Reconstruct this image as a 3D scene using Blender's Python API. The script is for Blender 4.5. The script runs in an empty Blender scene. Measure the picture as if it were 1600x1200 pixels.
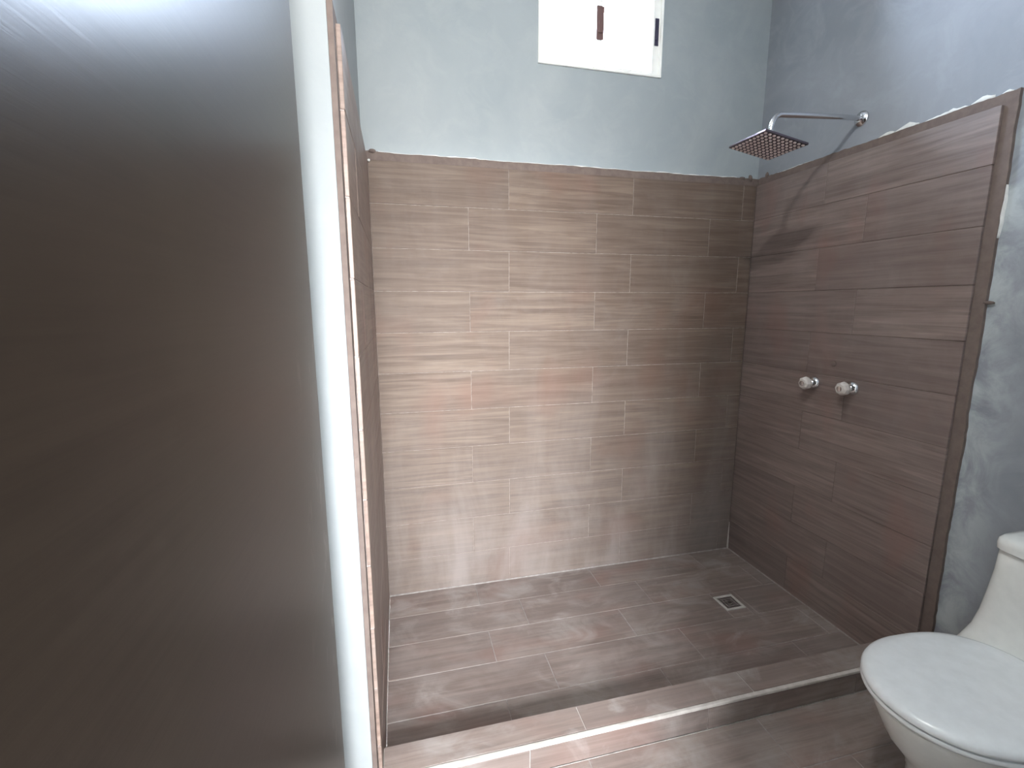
import bpy, bmesh, math, random
from mathutils import Matrix, Vector, noise
random.seed(7)
S = bpy.context.scene
COL = S.collection

# ------------------------------------------------------------------ camera
CX, CY, CZ = 0.0923, -2.1098, 1.3751
YAW, PITCH, ROLL = math.radians(13.706), math.radians(9.62), math.radians(-0.116)
cd = bpy.data.cameras.new('camera'); cam = bpy.data.objects.new('camera', cd); COL.objects.link(cam)
F = Vector((math.sin(YAW)*math.cos(PITCH), math.cos(YAW)*math.cos(PITCH), -math.sin(PITCH)))
R0 = Vector((math.cos(YAW), -math.sin(YAW), 0)); U0 = R0.cross(F)
R = R0*math.cos(ROLL) + U0*math.sin(ROLL); U = R.cross(F)
cam.matrix_world = Matrix(((R.x, U.x, -F.x, CX), (R.y, U.y, -F.y, CY), (R.z, U.z, -F.z, CZ), (0, 0, 0, 1)))
cd.sensor_width = 36; cd.lens = 726.13/1600*36; cd.clip_start = 0.01; cd.clip_end = 100
S.camera = cam

# ------------------------------------------------------------------ sky, light, exposure
wd = bpy.data.worlds.new('overcast_sky'); S.world = wd; wd.use_nodes = True
nt = wd.node_tree; nt.nodes.clear()
wo = nt.nodes.new('ShaderNodeOutputWorld'); bg = nt.nodes.new('ShaderNodeBackground')
tc = nt.nodes.new('ShaderNodeTexCoord'); sx = nt.nodes.new('ShaderNodeSeparateXYZ')
rp = nt.nodes.new('ShaderNodeValToRGB')
rp.color_ramp.elements[0].position = 0.44; rp.color_ramp.elements[0].color = (.26, .25, .24, 1)
rp.color_ramp.elements[1].position = 0.53; rp.color_ramp.elements[1].color = (.96, .98, 1.0, 1)
mp = nt.nodes.new('ShaderNodeMapRange'); mp.inputs[1].default_value = -1; mp.inputs[2].default_value = 1
nt.links.new(tc.outputs['Generated'], sx.inputs[0]); nt.links.new(sx.outputs[2], mp.inputs[0])
nt.links.new(mp.outputs[0], rp.inputs[0]); nt.links.new(rp.outputs[0], bg.inputs[0]); nt.links.new(bg.outputs[0], wo.inputs[0])
bg.inputs[1].default_value = 125.0

def portal(name, loc, rot, sx_, sy_):
    l = bpy.data.lights.new(name, 'AREA'); l.shape = 'RECTANGLE'; l.size = sx_; l.size_y = sy_
    l.cycles.is_portal = True
    o = bpy.data.objects.new(name, l); COL.objects.link(o); o.location = loc; o.rotation_euler = rot
    return o
portal('window_portal', (1.0275, .17, 2.64), (math.radians(-90), 0, 0), .58, .44)
portal('hall_portal', (.045, -3.54, 1.475), (math.radians(90), 0, 0), .75, .95)
# bare bulb on the ceiling near the door
bl = bpy.data.lights.new('ceiling_bulb_light', 'POINT'); bl.energy = 34; bl.shadow_soft_size = .035; bl.color = (1, .98, .95)
bo = bpy.data.objects.new('ceiling_bulb_light', bl); COL.objects.link(bo); bo.location = (.28, -1.50, 2.90)

S.view_settings.view_transform = 'Standard'; S.view_settings.look = 'None'
S.view_settings.gamma = 1; S.view_settings.use_curve_mapping = False
S.view_settings.exposure = 0.52

# ------------------------------------------------------------------ dimensions (metres)
W = 1.877            # tile face of right wall; left tile face is x=0, back tile face y=0
T = 1.965            # top of tiling
ZR = [0.0] + [.1754+.18*k for k in range(10)] + [T]   # row lines on the walls
OFF = .022           # tile + mortar thickness off the plaster
HC = .091; YI, YO = -.881, -.984   # curb height, inner and outer edge
ZC = 3.0             # ceiling

# ------------------------------------------------------------------ helpers
def link(name, me, parent=None, mat=None):
    o = bpy.data.objects.new(name, me); COL.objects.link(o)
    if mat and me and not me.materials: me.materials.append(mat)
    if parent: o.parent = parent
    return o
def bm_obj(name, bm, mat, parent=None, smooth=False, angle=None):
    me = bpy.data.meshes.new(name)
    bmesh.ops.recalc_face_normals(bm, faces=bm.faces)
    if smooth:
        for f in bm.faces: f.smooth = True
        if angle:
            for e in bm.edges:
                if len(e.link_faces) == 2 and e.calc_face_angle(0) > math.radians(angle): e.smooth = False
    bm.to_mesh(me); bm.free()
    return link(name, me, parent, mat)
def box(bm, x0, x1, y0, y1, z0, z1, bev=0, seg=2):
    r = bmesh.ops.create_cube(bm, size=1)
    vs = r['verts']
    for v in vs:
        v.co = Vector(((x0+x1)/2+v.co.x*(x1-x0), (y0+y1)/2+v.co.y*(y1-y0), (z0+z1)/2+v.co.z*(z1-z0)))
    if bev:
        es = list({e for v in vs for e in v.link_edges})
        bmesh.ops.bevel(bm, geom=es, offset=bev, segments=seg, affect='EDGES', profile=.5)
def tube(bm, pts, r, n=16, caps=True):
    pts = [Vector(p) for p in pts]; rings = []
    rr = r if isinstance(r, (list, tuple)) else [r]*len(pts)
    up = Vector((0, 1, 0.01)).normalized()
    for i, p in enumerate(pts):
        d = (pts[min(i+1, len(pts)-1)]-pts[max(i-1, 0)]).normalized()
        a = d.cross(up)
        if a.length < 1e-3: a = d.cross(Vector((1, 0, 0)))
        a.normalize(); b = d.cross(a).normalized()
        rings.append([bm.verts.new(p+(a*math.cos(2*math.pi*k/n)+b*math.sin(2*math.pi*k/n))*rr[i]) for k in range(n)])
    for i in range(len(rings)-1):
        for k in range(n):
            bm.faces.new((rings[i][k], rings[i][(k+1) % n], rings[i+1][(k+1) % n], rings[i+1][k]))
    if caps: bm.faces.new(rings[0][::-1]); bm.faces.new(rings[-1])
def loft(bm, rings, cap0=True, cap1=True):
    vs = [[bm.verts.new(p) for p in r] for r in rings]
    n = len(vs[0])
    for i in range(len(vs)-1):
        for k in range(n):
            bm.faces.new((vs[i][k], vs[i][(k+1) % n], vs[i+1][(k+1) % n], vs[i+1][k]))
    if cap0: bm.faces.new(vs[0][::-1])
    if cap1: bm.faces.new(vs[-1])
def empty(name, loc, label, cat, group=None):
    o = bpy.data.objects.new(name, None); COL.objects.link(o); o.location = loc; o.empty_display_size = .1
    o['label'] = label; o['category'] = cat
    if group: o['group'] = group
    return o
def struct(o, label=None):
    o['kind'] = 'structure'
    if label: o['label'] = label
    return o
def adopt(o, root):   # parent a mesh made in world coordinates to an Empty placed elsewhere
    o.parent = root; o.matrix_parent_inverse = Matrix.Translation(-root.location)
    return o

# ------------------------------------------------------------------ materials
class N:
    def __init__(s, name):
        s.m = bpy.data.materials.new(name); s.m.use_nodes = True; s.t = s.m.node_tree
        s.b = s.t.nodes['Principled BSDF']
    def n(s, t, **k):
        o = s.t.nodes.new(t)
        for a, v in k.items(): setattr(o, a, v)
        return o
    def l(s, a, b): s.t.links.new(a, b)
    def coord(s, scale=(1, 1, 1), obj=True, rnd=False):
        c = s.n('ShaderNodeTexCoord'); g = s.n('ShaderNodeNewGeometry')
        m = s.n('ShaderNodeMapping'); m.inputs['Scale'].default_value = scale
        src = c.outputs['Object'] if obj else g.outputs['Position']
        if rnd:
            oi = s.n('ShaderNodeObjectInfo'); v = s.n('ShaderNodeVectorMath', operation='SCALE')
            v.inputs[0].default_value = (7.3, 3.1, 5.7); s.l(oi.outputs['Random'], v.inputs['Scale'])
            ad = s.n('ShaderNodeVectorMath', operation='ADD'); s.l(src, ad.inputs[0]); s.l(v.outputs[0], ad.inputs[1]); src = ad.outputs[0]
        s.l(src, m.inputs[0]); return m.outputs[0]
    def noise(s, vec, scale, detail=4, rough=.55, dist=0):
        o = s.n('ShaderNodeTexNoise'); s.l(vec, o.inputs['Vector'])
        o.inputs['Scale'].default_value = scale; o.inputs['Detail'].default_value = detail
        o.inputs['Roughness'].default_value = rough; o.inputs['Distortion'].default_value = dist
        return o.outputs['Fac']
    def ramp(s, fac, *stops):
        o = s.n('ShaderNodeValToRGB'); s.l(fac, o.inputs[0]); e = o.color_ramp.elements
        while len(e) < len(stops): e.new(.5)
        for i, (p, c) in enumerate(stops):
            e[i].position = p; e[i].color = (c, c, c, 1) if not isinstance(c, tuple) else (*c, 1)
        return o.outputs[0]
    def mix(s, fac, a, b, mode='MIX'):
        o = s.n('ShaderNodeMix', data_type='RGBA', blend_type=mode)
        for sock, v in ((o.inputs[0], fac), (o.inputs[6], a), (o.inputs[7], b)):
            if isinstance(v, (int, float)): sock.default_value = v
            elif isinstance(v, tuple): sock.default_value = (*v, 1)
            else: s.l(v, sock)
        return o.outputs[2]
    def bump(s, h, strength, dist=.002):
        o = s.n('ShaderNodeBump'); o.inputs['Strength'].default_value = strength; o.inputs['Distance'].default_value = dist
        s.l(h, o.inputs['Height']); s.l(o.outputs[0], s.b.inputs['Normal'])
    def math(s, op, a, b=None):
        o = s.n('ShaderNodeMath', operation=op); o.use_clamp = True
        for i, v in enumerate((a, b)):
            if v is None: continue
            if isinstance(v, (int, float)): o.inputs[i].default_value = v
            else: s.l(v, o.inputs[i])
        return o.outputs[0]
    def set(s, **k):
        for a, v in k.items():
            i = s.b.inputs[a.replace('_', ' ')]
            if isinstance(v, tuple): i.default_value = (*v, 1)
            elif isinstance(v, (int, float)): i.default_value = v
            else: s.l(v, i)
        return s.m

def m_tile(name, dusty=0.0, tint=(1, 1, 1), rough=.42, low=False, spec=.5):
    n = N(name)
    c = n.coord((1.3, 26, 1), rnd=True)
    g1 = n.noise(c, 1.6, 6, .6, .9)
    c2 = n.coord((2.5, 120, 1), rnd=True)
    g2 = n.noise(c2, 2.0, 3, .5)
    col = n.ramp(g1, (.28, (.100*tint[0], .070*tint[1], .056*tint[2])), (.45, (.155*tint[0], .113*tint[1], .092*tint[2])),
                 (.57, (.205*tint[0], .155*tint[1], .127*tint[2])), (.75, (.29*tint[0], .23*tint[1], .19*tint[2])))
    col = n.mix(n.ramp(g2, (.35, 0.0), (.7, .35)), col, (.25*tint[0], .20*tint[1], .172*tint[2]))
    # warm reddish clouds in the print
    pc = n.coord((3, 6, 3), obj=False)
    red = n.ramp(n.noise(pc, .9, 2, .5), (.54, 0.0), (.70, .55))
    col = n.mix(red, col, (.22*tint[0], .12*tint[1], .092*tint[2]))
    oi = n.n('ShaderNodeObjectInfo')
    col = n.mix(n.ramp(oi.outputs['Random'], (0, .0), (1, .42)), col, (.13*tint[0], .098*tint[1], .084*tint[2]))
    # cement haze left on the glaze
    hz = n.noise(n.coord((3.2, 3.2, 1.1), obj=False), 1.5, 6, .62, .4)
    hzm = n.ramp(hz, (.46, .01+.12*dusty), (.78, .09+.40*dusty))
    if low:   # extra haze on the lowest rows, also painted in for stronger light there
        g = n.n('ShaderNodeNewGeometry'); sp = n.n('ShaderNodeSeparateXYZ'); n.l(g.outputs['Position'], sp.inputs[0])
        e = n.n('ShaderNodeMapRange'); e.inputs[1].default_value = 1.05; e.inputs[2].default_value = .1; n.l(sp.outputs[2], e.inputs[0])
        hzm = n.math('ADD', hzm, n.math('MULTIPLY', e.outputs[0], n.ramp(hz, (.3, .12), (.7, .46))))
    col = n.mix(hzm, col, (.32, .29, .28))
    if dusty:
        sm = n.noise(n.coord((4, 6, 5), obj=False), 1.3, 7, .62, .9)
        big = n.ramp(n.noise(n.coord((1, 1.6, 1), obj=False), 1.9, 2, .5), (.40, .12), (.62, 1.0))
        col = n.mix(n.math('MULTIPLY', big, n.ramp(sm, (.47, 0.0), (.75, min(1, .75*dusty)))), col, (.42, .40, .385))
    n.bump(g2, .12, .001)
    return n.set(Base_Color=col, Roughness=n.ramp(hz, (.35, rough-.06), (.8, rough+.18)), Specular_IOR_Level=spec)
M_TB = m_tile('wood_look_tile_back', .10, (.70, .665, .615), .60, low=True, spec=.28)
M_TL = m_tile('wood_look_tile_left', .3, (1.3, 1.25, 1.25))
M_TC = m_tile('wood_look_tile_curb', 1.15, (1.1, 1.12, 1.18), .36)  # floor tile with its dust raised to stand in for doorway light
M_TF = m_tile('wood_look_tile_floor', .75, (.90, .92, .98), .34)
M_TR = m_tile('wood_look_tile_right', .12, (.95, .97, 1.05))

def m_grout(name, base, base2, rough=.9):
    n = N(name); f = n.noise(n.coord(obj=False), 40, 5)
    n.bump(f, .5, .002)
    return n.set(Base_Color=n.mix(n.ramp(f, (.35, 0.0), (.65, 1.0)), base, base2), Roughness=rough)
M_GROUT = m_grout('light_grout', (.33, .285, .26), (.20, .16, .14))
M_GROUTF = m_grout('floor_grout', (.33, .305, .295), (.22, .20, .19))
M_MORTAR = m_grout('brown_tile_mortar', (.125, .095, .085), (.155, .12, .105))
M_WHITE = m_grout('white_plaster_residue', (.72, .73, .71), (.60, .61, .60))

def m_plaster(name, a, b, c, stain=False):
    n = N(name); p = n.coord(obj=False)
    f1 = n.noise(p, 1.7, 5, .6, .6); f2 = n.noise(p, 7, 6, .65, .8); f3 = n.noise(p, 60, 3)
    col = n.mix(n.ramp(f1, (.38, 0.0), (.62, 1.0)), a, b)
    col = n.mix(n.ramp(f2, (.48, 0.0), (.75, .45)), col, c)
    if stain:   # pale skim coat rubbed on beside the tiled part
        g = n.n('ShaderNodeNewGeometry'); sp = n.n('ShaderNodeSeparateXYZ'); n.l(g.outputs['Position'], sp.inputs[0])
        e = n.n('ShaderNodeMapRange'); e.inputs[1].default_value = -1.16; e.inputs[2].default_value = -1.035; n.l(sp.outputs[1], e.inputs[0])
        e2 = n.n('ShaderNodeMapRange'); e2.inputs[1].default_value = 2.0; e2.inputs[2].default_value = 1.7; n.l(sp.outputs[2], e2.inputs[0])
        q = n.math('MULTIPLY', n.math('MULTIPLY', e.outputs[0], e2.outputs[0]), n.ramp(n.noise(n.coord((1, 6, 5), obj=False), 1.6, 6, .65, .6), (.40, 0.0), (.62, .8)))
        col = n.mix(q, col, (.47, .52, .53))
    n.bump(n.mix(.4, f2, f3), .22, .004)
    return n.set(Base_Color=col, Roughness=.72, Specular_IOR_Level=.3)
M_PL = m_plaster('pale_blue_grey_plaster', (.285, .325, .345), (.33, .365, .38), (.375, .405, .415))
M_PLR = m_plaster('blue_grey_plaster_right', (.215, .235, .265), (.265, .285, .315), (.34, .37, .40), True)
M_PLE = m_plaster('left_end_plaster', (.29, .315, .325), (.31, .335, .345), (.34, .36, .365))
M_CEIL = m_plaster('ceiling_plaster', (.60, .61, .60), (.64, .65, .64), (.66, .67, .66))
M_HALL = m_plaster('hall_plaster', (.50, .51, .50), (.54, .55, .54), (.56, .57, .56))

def m_simple(name, col, rough=.4, metal=0, spec=.5, **k):
    n = N(name)
    f = n.noise(n.coord(), 30, 3)
    return n.set(Base_Color=n.mix(n.ramp(f, (.3, 0.0), (.7, 1.0)), col, tuple(x*.93 for x in col)), Roughness=rough, Metallic=metal, Specular_IOR_Level=spec, **k)
M_CER = m_simple('white_ceramic', (.80, .83, .81), .10, 0, .55, Coat_Weight=.4)
M_SEAT = m_simple('white_plastic_seat', (.80, .84, .86), .22)
M_CHR = m_simple('chrome', (.72, .72, .74), .12, 1)
M_STEEL = m_simple('brushed_steel', (.42, .38, .38), .28, 1)
M_RUB = m_simple('pale_rubber_nozzle', (.85, .74, .72), .5)
M_HEAD = m_simple('dark_polished_steel', (.16, .13, .15), .30, 1)
M_DARK = m_simple('dark_gap', (.02, .02, .025), .6)
M_ACR = m_simple('acrylic_knob', (.74, .70, .66), .18, 0, .6, Transmission_Weight=.25)
M_ALU = m_simple('white_aluminium', (.90, .91, .88), .35)
M_HAND = m_simple('dark_window_latch', (.035, .03, .06), .4)
M_HANDB = m_simple('backlit_brown_handle', (.13, .075, .07), .45)  # brown is the handle's backlit darkening, put into its colour

def m_door():
    n = N('dark_brown_door_veneer')
    f = n.noise(n.coord((1, .9, 30)), 5, 6, .65, .4)
    f2 = n.noise(n.coord((1, 1, 1)), 2.0, 3)
    col = n.mix(n.ramp(f, (.3, 0.0), (.7, 1.0)), (.017, .0125, .0095), (.024, .018, .0135))
    col = n.mix(n.ramp(f2, (.4, 0.0), (.7, .5)), col, (.028, .021, .015))
    # pale scuffs towards the leading edge
    s = n.noise(n.coord((1, 7, 3.5)), 2.3, 4, .6, .3)
    c = n.n('ShaderNodeTexCoord'); sp = n.n('ShaderNodeSeparateXYZ'); n.l(c.outputs['Object'], sp.inputs[0])
    edge = n.n('ShaderNodeMapRange'); edge.inputs[1].default_value = .50; edge.inputs[2].default_value = .74; n.l(sp.outputs[1], edge.inputs[0])
    low = n.n('ShaderNodeMapRange'); low.inputs[1].default_value = 1.5; low.inputs[2].default_value = 1.1; n.l(sp.outputs[2], low.inputs[0])
    sc = n.math('MULTIPLY', n.ramp(s, (.57, 0.0), (.72, .45)), n.math('MULTIPLY', edge.outputs[0], low.outputs[0]))
    col = n.mix(sc, col, (.30, .27, .24))
    n.bump(f, .08, .001)
    return n.set(Base_Color=col, Roughness=.30, Specular_IOR_Level=.19)
M_DOOR = m_door()

def m_glass():
    n = N('window_glass'); t = n.t
    tr = n.n('ShaderNodeBsdfTransparent'); tr.inputs[0].default_value = (.60, .65, .72, 1)
    gl = n.n('ShaderNodeBsdfGlossy'); gl.inputs['Roughness'].default_value = .02
    fr = n.n('ShaderNodeFresnel'); fr.inputs[0].default_value = 1.3
    mx = n.n('ShaderNodeMixShader'); n.l(fr.outputs[0], mx.inputs[0]); n.l(tr.outputs[0], mx.inputs[1]); n.l(gl.outputs[0], mx.inputs[2])
    n.l(mx.outputs[0], t.nodes['Material Output'].inputs[0]); return n.m
M_GLASS = m_glass()

# ------------------------------------------------------------------ room shell
def slab(name, boxes, mat, label=None):
    bm = bmesh.new()
    for b in boxes: box(bm, *b)
    return struct(bm_obj(name, bm, mat), label)
WX0, WX1, WZ0, WZ1 = .731, 1.324, 2.411, 2.87
XR = W+OFF; XL = -OFF; YB = OFF
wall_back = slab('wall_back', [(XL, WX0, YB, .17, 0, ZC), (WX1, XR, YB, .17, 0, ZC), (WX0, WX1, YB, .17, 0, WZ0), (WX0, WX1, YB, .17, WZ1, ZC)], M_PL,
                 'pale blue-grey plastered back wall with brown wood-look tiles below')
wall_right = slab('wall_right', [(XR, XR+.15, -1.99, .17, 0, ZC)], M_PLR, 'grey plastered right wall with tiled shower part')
wall_left = slab('wall_left', [(-.28, XL, -1.0, .17, 0, ZC)], M_PLE, 'pale plastered left wall end beside the dark door')
wall_left_front = slab('wall_left_front', [(-.28, -.13, -1.99, -1.0, 0, ZC)], M_PLE)
DX0, DX1, DZ = -.105, .60, 2.0
WF0, WF1 = -2.11, -1.99   # thickness of the front wall, the camera stands in its doorway
wall_front = slab('wall_front', [(-.28, DX0, WF0, WF1, 0, ZC), (DX1, XR+.15, WF0, WF1, 0, ZC), (DX0, DX1, WF0, WF1, DZ, ZC)], M_HALL)
ceiling = slab('ceiling', [(-.28, XR+.15, WF0, .17, ZC, ZC+.12)], M_CEIL)
floor = slab('floor', [(-.28, XR+.15, WF0, .17, -.12, -.010)], M_GROUTF, 'floor of brown wood-look tiles with pale joints')
# unseen hall added behind the doorway to let in and shape the daylight beam
HX0, HX1, HY = -1.0, 1.4, -3.6
OX0, OX1, OZ0, OZ1 = -.33, .42, 1.00, 1.95   # hall opening, sized and placed to shape the beam
slab('wall_hall_left', [(HX0-.12, HX0, HY, WF0, 0, ZC)], M_HALL)
slab('wall_hall_right', [(HX1, HX1+.12, HY, WF0, 0, ZC)], M_HALL)
slab('wall_hall_end', [(HX0, OX0, HY, HY+.12, 0, ZC), (OX1, HX1, HY, HY+.12, 0, ZC), (OX0, OX1, HY, HY+.12, OZ1, ZC), (OX0, OX1, HY, HY+.12, 0, OZ0)], M_HALL)
slab('wall_hall_inner', [(HX0, -.28, WF0, WF1, 0, ZC)], M_HALL)
slab('ceiling_hall', [(HX0-.12, HX1+.12, HY, WF0, ZC, ZC+.12)], M_CEIL)
slab('floor_hall', [(HX0-.12, HX1+.12, HY, WF0, -.12, 0)], M_GROUTF)

# ------------------------------------------------------------------ tiles
GAP = .0022
tile_cache = {}
def tile_mesh(l, h, mat):
    key = (round(l, 3), round(h, 3), mat.name)
    if key not in tile_cache:
        bm = bmesh.new()
        box(bm, -l/2, l/2, -h/2, h/2, -.010, 0, .0012, 1)
        me = bpy.data.meshes.new('tile'); bmesh.ops.recalc_face_normals(bm, faces=bm.faces); bm.to_mesh(me); bm.free()
        me.materials.append(mat); tile_cache[key] = me
    return tile_cache[key]
def tile(parent, mat, axes, origin, u0, u1, v0, v1, name='tile'):
    """axes = (u dir, v dir, normal); face lies at origin"""
    l, h = u1-u0-GAP, v1-v0-GAP
    if l < .012 or h < .012: return
    o = bpy.data.objects.new(name, tile_mesh(l, h, mat)); COL.objects.link(o)
    u, v, nrm = [Vector(a) for a in axes]
    p = Vector(origin)+u*(u0+u1)/2+v*(v0+v1)/2 + nrm*random.uniform(-.0006, .0004)
    tilt = Matrix.Rotation(random.uniform(-.0012, .0012), 4, u) @ Matrix.Rotation(random.uniform(-.0008, .0008), 4, v)
    m = Matrix(((u.x, v.x, nrm.x, 0), (u.y, v.y, nrm.y, 0), (u.z, v.z, nrm.z, 0), (0, 0, 0, 1)))
    o.matrix_world = Matrix.Translation(p) @ tilt @ m
    o.parent = parent
    return o
def rows(parent, mat, axes, origin, umax, joints):
    for i in range(len(ZR)-1):
        k = len(ZR)-2-i              # 0 = top row
        js = [0]+[j for j in joints(k) if .02 < j < umax-.02]+[umax]
        for a, b in zip(js, js[1:]): tile(parent, mat, axes, origin, a, b, ZR[i], ZR[i+1])
L = .605
rows(wall_back, M_TB, ((1, 0, 0), (0, 0, 1), (0, -1, 0)), (0, 0, 0), W, lambda k: [(.4127 if k % 2 else .5946)+L*i for i in range(4)])
# left wall: u runs from the back corner towards the camera, so v must point down for a right-handed frame
def rows_side(parent, mat, x, sgn, umax, joints):
    for i in range(len(ZR)-1):
        k = len(ZR)-2-i
        js = [0]+[j for j in joints(k) if .02 < j < umax-.02]+[umax]
        for a, b in zip(js, js[1:]):
            if sgn > 0:   # left wall, facing +x : u=+y , v=+z
                tile(parent, mat, ((0, 1, 0), (0, 0, 1), (1, 0, 0)), (x, 0, 0), -b, -a, ZR[i], ZR[i+1])
            else:         # right wall, facing -x : u=-y , v=+z
                tile(parent, mat, ((0, -1, 0), (0, 0, 1), (-1, 0, 0)), (x, 0, 0), a, b, ZR[i], ZR[i+1])
YLT, YRT = .958, .991
rows_side(wall_left, M_TL, 0, 1, YLT, lambda k: [.707] if k % 2 else [.405])
rows_side(wall_right, M_TR, W, -1, YRT, lambda k: [.600] if k % 2 else [.405])

# mortar bed behind the tiles, its rough border showing round them
def bed(parent, pts_fn, u1, z1, name='mortar_bed', side='back', uend=None, z0=0.0):
    """irregular slab; pts_fn maps (u, z, t) -> world"""
    bm = bmesh.new(); n = 90; top = []; sd = []
    outline = [(0, z0), (0, z1)]
    for i in range(1, n):
        u = u1*i/n; outline.append((u, z1+.004*noise.noise(Vector((u*9, 1.3, 0)))+.0025*noise.noise(Vector((u*40, 5, 0)))+.0015*noise.noise(Vector((u*130, 9, 0)))))
    if uend:
        outline.append((u1, z1+.002))
        for i in range(1, 90):
            z = z1+(z0-z1)*i/90
            outline.append((u1+.004*noise.noise(Vector((z*6, 8, 2)))+.003*noise.noise(Vector((z*33, 4, 1))), z))
    else: outline.append((u1, z1))
    outline.append((u1, z0))
    a = [bm.verts.new(pts_fn(u, z, 0)) for u, z in outline]; b = [bm.verts.new(pts_fn(u, z, 1)) for u, z in outline]
    bm.faces.new(a); bm.faces.new(b[::-1])
    for i in range(len(a)): bm.faces.new((a[i], a[(i+1) % len(a)], b[(i+1) % len(a)], b[i]))
    o = bm_obj(name, bm, M_MORTAR, parent); return o, outline
DT = .0102   # front face of the bed lies this far behind the tile face
ob, out_b = bed(wall_back, lambda u, z, t: (u-.02, DT if t else OFF, z), W+.04, T+.034)
ol, out_l = bed(wall_left, lambda u, z, t: ((-DT if t else -OFF), -u, z), .992, T+.026, uend=True)
orr, out_r = bed(wall_right, lambda u, z, t: (W+(DT if t else OFF), -u, z), 1.024, T+.032, uend=True)
# grout: recessed sheet in the joints
def grout(parent, x0, x1, y0, y1, z0, z1, mat):
    bm = bmesh.new(); box(bm, x0, x1, y0, y1, z0, z1); return bm_obj('grout', bm, mat, parent)
grout(wall_back, 0, W, .0018, .0115, 0, T-.003, M_GROUT)
grout(wall_left, -.0115, -.0019, -YLT+.004, 0, 0, T-.003, m_grout('pale_pink_grout', (.62, .55, .53), (.50, .44, .42)))
grout(wall_right, W+.0018, W+.0115, -YRT+.004, 0, 0, T-.003, M_MORTAR)

# white plaster smeared along the mortar's edge
def smear(parent, pts, widths, nrm, mat=M_WHITE, th=.004, lift=.0):
    bm = bmesh.new(); nrm = Vector(nrm); prev = None
    for (p, d), w in zip(pts, widths):
        p = Vector(p); d = Vector(d)
        vs = [bm.verts.new(p-d*.002), bm.verts.new(p-d*.002+nrm*th), bm.verts.new(p+d*w*.6+nrm*th*.9), bm.verts.new(p+d*w)]
        if prev:
            for k in range(3): bm.faces.new((prev[k], prev[k+1], vs[k+1], vs[k]))
        else: bm.faces.new(vs)
        prev = vs
    bm.faces.new(prev[::-1])
    return bm_obj('plaster_residue', bm, mat, parent, True)
def along_top(outline, u0, u1, fn, dirv, wf):
    P_, Wd = [], []
    sel = [(u, z) for u, z in outline if u0 <= u <= u1 and z > T]
    for u, z in sel: P_.append((fn(u, z), dirv)); Wd.append(wf(u, (u-u0)/(u1-u0)))
    return P_, Wd
p, w = along_top(out_b, .05, 1.80, lambda u, z: (u-.02, OFF, z), (0, 0, 1), lambda u, t: .004+.004*abs(noise.noise(Vector((u*12, 0, 3))))*2)
smear(wall_back, p, w, (0, -1, 0), th=.008)
for u0, u1, h in ((.60, .665, .020), (.655, .75, .024), (.76, .90, .016), (.895, .965, .024), (.97, 1.01, .010), (.10, .33, .006)):
    p, w = along_top(out_r, u0, u1, lambda u, z: (W+OFF, -u, z), (0, 0, 1), lambda u, t, h=h: max(.0015, h*math.sin(math.pi*min(1, max(0, t)))**.8*(.75+.5*noise.noise(Vector((u*60, 2, 2))))))
    smear(wall_right, p, w, (-1, 0, 0), th=.010)
side = [(u, z) for u, z in out_r if u > 1.01 and .1 < z < T-.05]
for z0, z1, h in ((1.56, 1.74, .006),):
    pts = [((W+OFF, -u, z), (0, -1, 0)) for u, z in side if z0 < z < z1]
    ws = [max(.001, h*math.sin(math.pi*(z-z0)/(z1-z0))) for u, z in side if z0 < z < z1]
    if len(pts) > 2: smear(wall_right, pts, ws, (-1, 0, 0), th=.009)
# crumbs of mortar
def lump(parent, loc, r, mat, name='mortar_lump', sq=(1, 1, 1)):
    bm = bmesh.new(); bmesh.ops.create_icosphere(bm, subdivisions=2, radius=r)
    for v in bm.verts:
        v.co *= 1+.35*noise.noise(v.co*(1.7/r)+Vector(loc)*9)
        v.co = Vector((v.co.x*sq[0], v.co.y*sq[1], v.co.z*sq[2]))+Vector(loc)
    return bm_obj(name, bm, mat, parent, True)
lump(wall_back, (1.845, .012, T+.036), .011, M_MORTAR, sq=(.8, .9, 1.5)); lump(wall_back, (1.80, .014, T+.034), .010, M_MORTAR, sq=(1.6, .8, .8))
lump(wall_right, (W+.012, -.05, T+.038), .009, M_MORTAR, sq=(.8, 1, 1.6)); lump(wall_right, (W+.014, -1.03, 1.38), .010, M_MORTAR, sq=(.8, 1.6, .6))
lump(wall_back, (.005, -.002, T-.004), .006, M_WHITE, 'plaster_lump'); lump(wall_back, (.02, .012, T+.036), .012, M_MORTAR, sq=(1.3, .8, .7))

# floor tiles -------------------------------------------------------
AXF = ((1, 0, 0), (0, 1, 0), (0, 0, 1))
FL = [0, -.171, -.351, -.531, -.711, YI]
FJ = [.412, .597, .414, .609, .41]
bm = bmesh.new(); box(bm, -.02, W+.02, YI, YB, -.0105, -.0015); bm_obj('grout', bm, M_GROUTF, floor)
DRX, DRY, DRS = 1.548, -.430, .052
for i in range(5):
    y1, y0 = FL[i], FL[i+1]
    js = [.001]+[FJ[i]+L*k for k in range(4) if FJ[i]+L*k < W-.02]+[W-.001]
    for a, b in zip(js, js[1:]):
        if y0 < DRY < y1 and a < DRX < b:      # the tile cut round the drain
            cut = [a, DRX-DRS, DRX+DRS, b]
            tile(floor, M_TF, AXF, (0, 0, 0), cut[0], cut[1], y0, y1); tile(floor, M_TF, AXF, (0, 0, 0), cut[2], cut[3], y0, y1)
            tile(floor, M_TF, AXF, (0, 0, 0), cut[1], cut[2], y0, DRY-DRS); tile(floor, M_TF, AXF, (0, 0, 0), cut[1], cut[2], DRY+DRS, y1)
        else: tile(floor, M_TF, AXF, (0, 0, 0), a, b, y0, y1)
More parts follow.
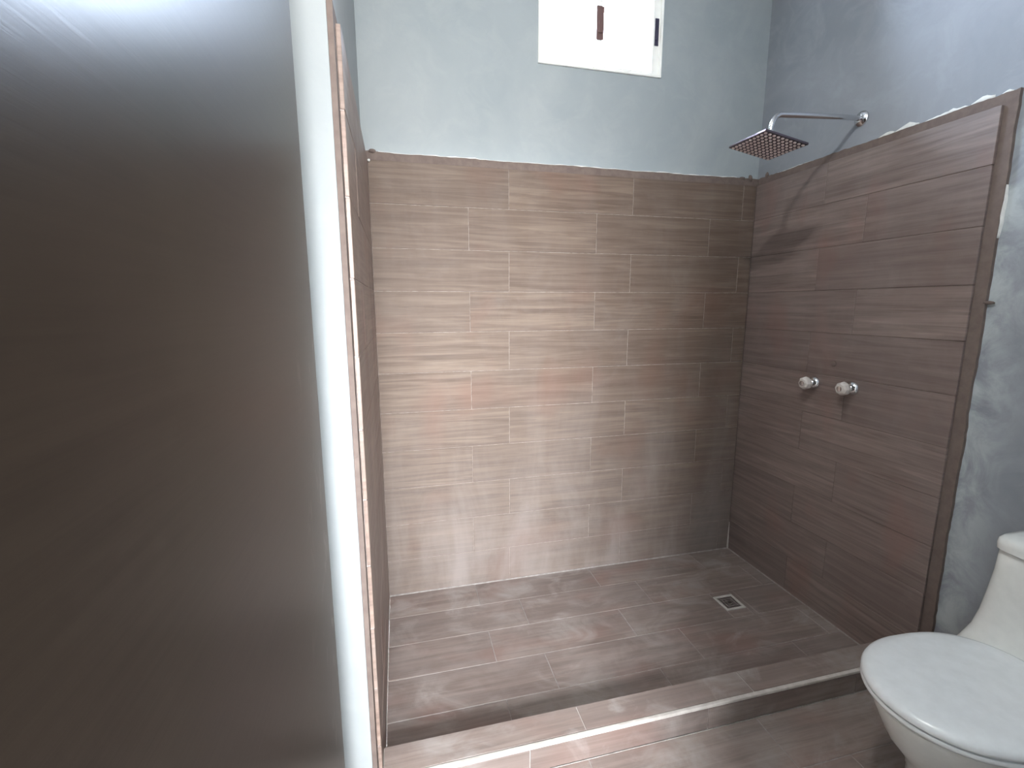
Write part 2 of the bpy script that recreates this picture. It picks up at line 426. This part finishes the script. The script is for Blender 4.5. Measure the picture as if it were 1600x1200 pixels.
bm = bmesh.new(); box(bm, -.13, XR, WF0, YO, -.0105, -.0015); bm_obj('grout', bm, M_GROUTF, floor)
y = YO; i = 0
while y > WF0+.02:
    yn = max(y-.18, WF0); s = [1.2115, 1.40, 1.02][i % 3]-2*L
    js = [-.13]+[s+L*k for k in range(6) if -.10 < s+L*k < XR-.02]+[XR]
    for a, b in zip(js, js[1:]): tile(floor, M_TC, AXF, (0, 0, 0), a, b, yn, y)
    y = yn; i += 1

M_TRIM = m_grout('pale_edge_trim', (.56, .53, .50), (.44, .41, .385), .5)
# curb --------------------------------------------------------------
curb = empty('shower_curb', (W/2, (YI+YO)/2, 0), 'low tiled curb across the front of the shower floor', 'curb')
bm = bmesh.new(); box(bm, .0012, W-.0012, YO+.003, YI-.003, -.0012, HC-.0025)
adopt(bm_obj('core', bm, M_TRIM), curb)
def ctile(axes, origin, *a, mt=M_TF):
    o = tile(None, mt, axes, origin, *a); mw = o.matrix_world.copy(); o.parent = curb; o.matrix_parent_inverse = Matrix.Translation(-curb.location)
cj = [.001, .6026, .6026+L, .6026+2*L, W-.001]
for a, b in zip(cj, cj[1:]):
    ctile(((1, 0, 0), (0, 1, 0), (0, 0, 1)), (0, 0, HC), a, b, YO+.012, YI, mt=M_TC)
cj2 = [.001, .42, .42+L, .42+2*L, W-.001]
for a, b in zip(cj2, cj2[1:]):
    ctile(((1, 0, 0), (0, 0, 1), (0, -1, 0)), (0, YO, 0), a, b, 0.001, HC-.010)
    ctile(((-1, 0, 0), (0, 0, 1), (0, 1, 0)), (0, YI+.0001, 0), -b, -a, 0.0, HC-.010)
bm = bmesh.new(); box(bm, .001, W-.001, YO-.0015, YO+.0115, HC-.0105, HC+.0012, .003, 3)
adopt(bm_obj('edge_trim', bm, M_TRIM), curb)['label'] = 'pale grout edge strip'
bm = bmesh.new(); box(bm, 0, XR, YO-.0025, YO-.0002, -.001, .0018, .0006, 1)
adopt(bm_obj('grout', bm, M_GROUTF), curb)
lump(floor, (1.845, -.90, HC+.006), .009, m_simple('pinkish_mortar_chip', (.45, .33, .30), .8), 'mortar_chip', (1.3, .8, .6))
# pale filler in the inner corners of the shower floor
bm = bmesh.new()
tube(bm, [(.004, -.002, .001), (W-.004, -.002, .001)], .0035, 6)
tube(bm, [(W-.002, -.004, .001), (W-.002, YI+.01, .001)], .003, 6)
bm_obj('corner_grout', bm, M_GROUTF, floor)
bm = bmesh.new(); tube(bm, [(W-.003, -.003, 0), (W-.003, -.003, .16)], [.005, .0015], 6)
bm_obj('corner_grout', bm, M_TRIM, wall_back)

# drain -------------------------------------------------------------
dr = empty('floor_drain', (DRX, DRY, 0), 'small square metal drain grate set in the shower floor', 'drain')
bm = bmesh.new(); s = DRS-.002
for b in ((-s, s, s-.009, s), (-s, s, -s, -s+.009), (-s, -s+.009, -s+.009, s-.009), (s-.009, s, -s+.009, s-.009)):
    box(bm, b[0], b[1], b[2], b[3], -.006, .0025, .0008, 1)
bm_obj('frame', bm, m_simple('cement_smeared_metal', (.50, .48, .46), .6), dr)
bm = bmesh.new(); box(bm, -s+.010, s-.010, -s+.010, s-.010, -.006, -.004); bm_obj('sump_shade', bm, M_DARK, dr)  # flat black sheet, painted for the shade below the grate
for r_ in (.034, .021, .009):
    bm = bmesh.new(); q = r_
    for b in ((-q, q, q-.006, q), (-q, q, -q, -q+.006), (-q, -q+.006, -q+.006, q-.006), (q-.006, q, -q+.006, q-.006)):
        box(bm, b[0], b[1], b[2], b[3], -.0045, .001)
    bm_obj('grate_ring', bm, M_STEEL, dr)
bm = bmesh.new()
for dx, dy in ((1, 0), (0, 1)):
    box(bm, -.036 if dx else -.002, .036 if dx else .002, -.036 if dy else -.002, .036 if dy else .002, -.0045, .0005)
bm_obj('grate_bar', bm, M_STEEL, dr)

# ------------------------------------------------------------------ window
win = bpy.data.objects.new('window_1', None); COL.objects.link(win); win.location = (WX0, YB, WZ0); struct(win, 'small white aluminium sliding window high in the back wall')
def frame_bm(x0, x1, z0, z1, y0, y1, wl, wr, wb, wt, bev=.002):
    bm = bmesh.new()
    box(bm, x0, x0+wl, y0, y1, z0, z1, bev, 1); box(bm, x1-wr, x1, y0, y1, z0, z1, bev, 1)
    box(bm, x0+wl, x1-wr, y0, y1, z0, z0+wb, bev, 1); box(bm, x0+wl, x1-wr, y0, y1, z1-wt, z1, bev, 1)
    return bm
adopt(bm_obj('window_frame', frame_bm(WX0, WX1, WZ0, WZ1, YB-.008, YB+.06, .010, .010, .010, .02), M_ALU), win)
xm = 1.018
s1 = adopt(bm_obj('sash', frame_bm(WX0+.010, xm+.012, WZ0+.010, WZ1-.02, YB+.032, YB+.052, .020, .026, .018, .03), M_ALU), win)
s2 = adopt(bm_obj('sash', frame_bm(xm-.014, WX1-.010, WZ0+.010, WZ1-.02, YB+.004, YB+.026, .026, .036, .014, .03), M_ALU), win)
for x0, x1, yy, par in ((WX0+.028, xm-.012, YB+.042, s1), (xm+.010, WX1-.044, YB+.015, s2)):
    bm = bmesh.new(); box(bm, x0, x1, yy-.002, yy+.002, WZ0+.02, WZ1-.045)
    o = bm_obj('pane', bm, M_GLASS); o.parent = par; 
def latch(x0, x1, z0, z1, y, mat, par, lab):
    bm = bmesh.new(); box(bm, x0, x1, y-.004, y, z0, z1, .002, 2)
    box(bm, x0+.25*(x1-x0), x1-.25*(x1-x0), y-.011, y-.003, z0+.2*(z1-z0), z0+.55*(z1-z0), .002, 2)
    o = bm_obj('latch', bm, mat); o.parent = par; o['label'] = lab
latch(1.286, 1.306, 2.545, 2.658, YB+.004, M_HAND, s2, 'dark latch in the right stile')
latch(1.000, 1.036, 2.537, 2.672, YB+.004, M_HANDB, s2, 'pull handle on the middle stile, coloured brown as if backlit')

# ------------------------------------------------------------------ shower head and arm
sh = empty('overhead_shower', (XR, -.518, 2.095), 'chrome shower arm with square rain head fixed high on the right wall', 'shower')
bm = bmesh.new(); tube(bm, [(XR, -.518, 2.095), (XR-.006, -.518, 2.095), (XR-.012, -.518, 2.095), (XR-.016, -.518, 2.095)], [.028, .028, .022, .012], 28)
adopt(bm_obj('flange', bm, M_CHR, smooth=True, angle=40), sh)
nrm = Vector((.173, 0, .985)).normalized(); HCn = Vector((1.471, -.517, 1.962))
px = [Vector((XR-.01, -.518, 2.095)), Vector((1.80, -.518, 2.093)), Vector((1.62, -.518, 2.083)), Vector((1.525, -.518, 2.077))]
e0 = Vector((1.478, -.518, 2.072)); top = HCn+nrm*.045
arc = []
for k in range(1, 9):
    t = k/8; arc.append((1-t)**2*px[-1]+2*t*(1-t)*Vector((1.484, -.518, 2.075))+t*t*(top+nrm*.012))
bm = bmesh.new(); tube(bm, px+arc+[top], .0095, 16)
adopt(bm_obj('arm', bm, M_CHR, smooth=True, angle=60), sh)
bm = bmesh.new(); tube(bm, [top+nrm*.012, top+nrm*.002, HCn+nrm*.030, HCn+nrm*.012, HCn+nrm*.007], [.013, .0145, .0145, .018, .026], 20)
adopt(bm_obj('swivel_nut', bm, M_CHR, smooth=True, angle=50), sh)
Hx = Vector((.985, 0, -.173)).normalized(); Hy = Vector((0, 1, 0))
HM = Matrix(((Hx.x, Hy.x, nrm.x, HCn.x), (Hx.y, Hy.y, nrm.y, HCn.y), (Hx.z, Hy.z, nrm.z, HCn.z), (0, 0, 0, 1)))
bm = bmesh.new(); hs = .095
box(bm, -hs, hs, -hs, hs, 0, .008, .0015, 2); bm.transform(HM)
head = adopt(bm_obj('head_plate', bm, M_HEAD), sh)
bm = bmesh.new(); nn = 10
for i in range(nn):
    for j in range(nn):
        x, y_ = (-hs+.012)+(2*hs-.024)*i/(nn-1), (-hs+.012)+(2*hs-.024)*j/(nn-1)
        r_ = bmesh.ops.create_cone(bm, cap_ends=True, segments=8, radius1=.0046, radius2=.0060, depth=.004, matrix=Matrix.Translation((x, y_, -.0018)))
bm.transform(HM)
o = bm_obj('nozzles', bm, M_RUB); o.parent = head; o.matrix_parent_inverse = Matrix.Translation(-sh.location); o['kind'] = 'stuff'
o.matrix_parent_inverse = Matrix.Identity(4)

# ------------------------------------------------------------------ taps
def tap(yb, zb, label):
    t = empty('shower_tap', (W, yb, zb), label, 'tap', 'shower taps on the right wall')
    bm = bmesh.new(); tube(bm, [(0, 0, 0), (-.004, 0, 0), (-.012, 0, 0), (-.018, 0, 0)], [.029, .029, .024, .015], 28)
    bm_obj('flange', bm, M_CHR, t, True, 40)
    bm = bmesh.new(); tube(bm, [(-.010, 0, 0), (-.030, 0, 0), (-.034, 0, 0)], [.013, .013, .016], 20)
    bm_obj('stem', bm, M_CHR, t, True, 40)
    bm = bmesh.new(); tube(bm, [(-.032, 0, 0), (-.037, 0, 0), (-.048, 0, 0), (-.060, 0, 0), (-.066, 0, 0)], [.018, .026, .029, .026, .019], 8)
    k = bm_obj('knob', bm, M_ACR, t); k['label'] = 'clear faceted knob'
    bm = bmesh.new(); tube(bm, [(-.0655, 0, 0), (-.069, 0, 0), (-.0705, 0, 0)], [.011, .011, .007], 16)
    c = bm_obj('cap', bm, M_CHR, k, True, 40)
    return t
def wy(px_, py_, xw=W):   # where the ray through a measured point meets the right wall (used once to read off the tap positions)
    d = F+R*((px_-800)/726.13)+U*((600-py_)/726.13); t = (xw-CX)/d.x; return CY+d.y*t, CZ+d.z*t
tap(-.452, 1.034, 'shower tap with clear knob nearer the back corner')
tap(-.632, 1.040, 'shower tap with clear knob nearer the toilet')
pl = empty('plug_cap', (W, -.536, 1.129), 'small round cap on the tiles above and between the two taps', 'cap')
bm = bmesh.new(); tube(bm, [(0, 0, 0), (-.003, 0, 0), (-.004, 0, 0)], [.012, .012, .010], 20); bm_obj('cap', bm, M_MORTAR, pl, True, 40)

# ------------------------------------------------------------------ toilet
TY = -1.365
toilet = empty('toilet', (1.545, TY, 0), 'white one-piece toilet with closed lid against the right wall', 'toilet')
def egg(xf, xb, hw, z, n=64, back=.62, yc=0.0, e=2.2):
    """egg outline pointing to -x: front tip xf, back xb, half width hw"""
    xc = xf+(xb-xf)*.47; out = []
    for k in range(n):
        a = 2*math.pi*k/n; c, s_ = math.cos(a), math.sin(a)
        if c < 0: x = xc+(xc-xf)*c if False else xc-(xc-xf)*abs(c)**(2/2.05); y_ = hw*math.copysign(abs(s_)**(2/2.05), s_)
        else: x = xc+(xb-xc)*abs(c)**(2/3.4); y_ = hw*math.copysign(abs(s_)**(2/2.3), s_)*(1-.12*(abs(c)))
        out.append((x-1.52, y_+yc, z))
    return out
def rr(x0, x1, hw, z, n=64, e=5.0, fr=0.0):
    xc, hx = (x0+x1)/2, (x1-x0)/2; out = []
    for k in range(n):
        a = 2*math.pi*k/n; c, s_ = math.cos(a), math.sin(a)
        x = xc+hx*math.copysign(abs(c)**(2/e), c); y_ = hw*math.copysign(abs(s_)**(2/e), s_)
        out.append((x-1.52, y_, z))
    return out
def toil(name, rings, mat, parent=toilet, sub=0, **k):
    bm = bmesh.new(); loft(bm, rings); o = bm_obj(name, bm, mat, parent, True, 55); return o
XB = XR-.004-.025
toil('bowl', [egg(1.33, XB, .115, 0), egg(1.33, XB, .117, .02), egg(1.345, XB, .112, .06), egg(1.345, XB, .112, .14), egg(1.315, XB, .125, .20),
              egg(1.265, XB, .150, .26), egg(1.242, XB, .172, .31), egg(1.225, XB, .181, .345), egg(1.220, XB, .183, .362), egg(1.226, XB, .180, .368), egg(1.24, XB-.01, .165, .369)], M_CER)
seat = toil('seat', [egg(1.222, 1.69, .182, .3695), egg(1.214, 1.69, .187, .372), egg(1.210, 1.69, .189, .379), egg(1.213, 1.69, .187, .386), egg(1.222, 1.69, .182, .3875)], M_SEAT)
toil('lid', [egg(1.218, 1.695, .184, .3885), egg(1.210, 1.697, .189, .392), egg(1.209, 1.698, .190, .400), egg(1.214, 1.697, .187, .408), egg(1.226, 1.692, .180, .4135),
             egg(1.257, 1.68, .162, .417), egg(1.30, 1.65, .12, .4185), egg(1.38, 1.58, .06, .419)], M_SEAT)
for s_ in (-1, 1):
    bm = bmesh.new(); tube(bm, [(1.695-1.52, s_*.085-.018, .395), (1.695-1.52, s_*.085+.018, .395)], .012, 14)
    bm_obj('hinge', bm, M_SEAT, toilet, True, 40)
toil('tank', [rr(1.60, XB, .180, .35, e=4), rr(1.66, XB, .176, .385, e=4), rr(1.705, XB, .170, .42), rr(1.718, XB, .163, .47), rr(1.722, XB, .155, .54), rr(1.722, XB, .147, .61), rr(1.720, XB, .142, .676), rr(1.722, XB, .140, .678)], M_CER)
toil('tank_lid', [rr(1.722, XB, .139, .6805), rr(1.712, XB, .146, .682), rr(1.711, XB, .147, .698), rr(1.714, XB, .145, .711), rr(1.722, XB-.004, .138, .719), rr(1.74, XB-.012, .122, .723), rr(1.78, XB-.04, .08, .725)], M_CER)
bm = bmesh.new(); tube(bm, [(.285, 0, .724), (.285, 0, .729), (.285, 0, .731)], [.022, .022, .019], 24); bm_obj('flush_button', bm, M_CHR, toilet, True, 40)

# ------------------------------------------------------------------ door leaf, open against the left wall
door = bpy.data.objects.new('door_1', None); COL.objects.link(door); door.location = (-.097, -1.94, 0); struct(door, 'dark brown door leaf standing open at the left')
bm = bmesh.new(); box(bm, 0, .040, 0, .74, .010, 1.965, .003, 2); bm_obj('door_leaf', bm, M_DOOR, door)
for z_ in (.25, 1.05, 1.85):
    bm = bmesh.new(); tube(bm, [(-.002, -.006, z_-.05), (-.002, -.006, z_+.05)], .007, 12); bm_obj('hinge', bm, M_STEEL, door, True, 40)
bm = bmesh.new()
box(bm, -.125, DX0+.001, WF0, WF1, 0, DZ); box(bm, DX1-.03, DX1, WF0, WF1, 0, DZ); box(bm, DX0, DX1-.03, WF0, WF1, DZ-.03, DZ)
struct(bm_obj('trim_1', bm, M_DOOR))
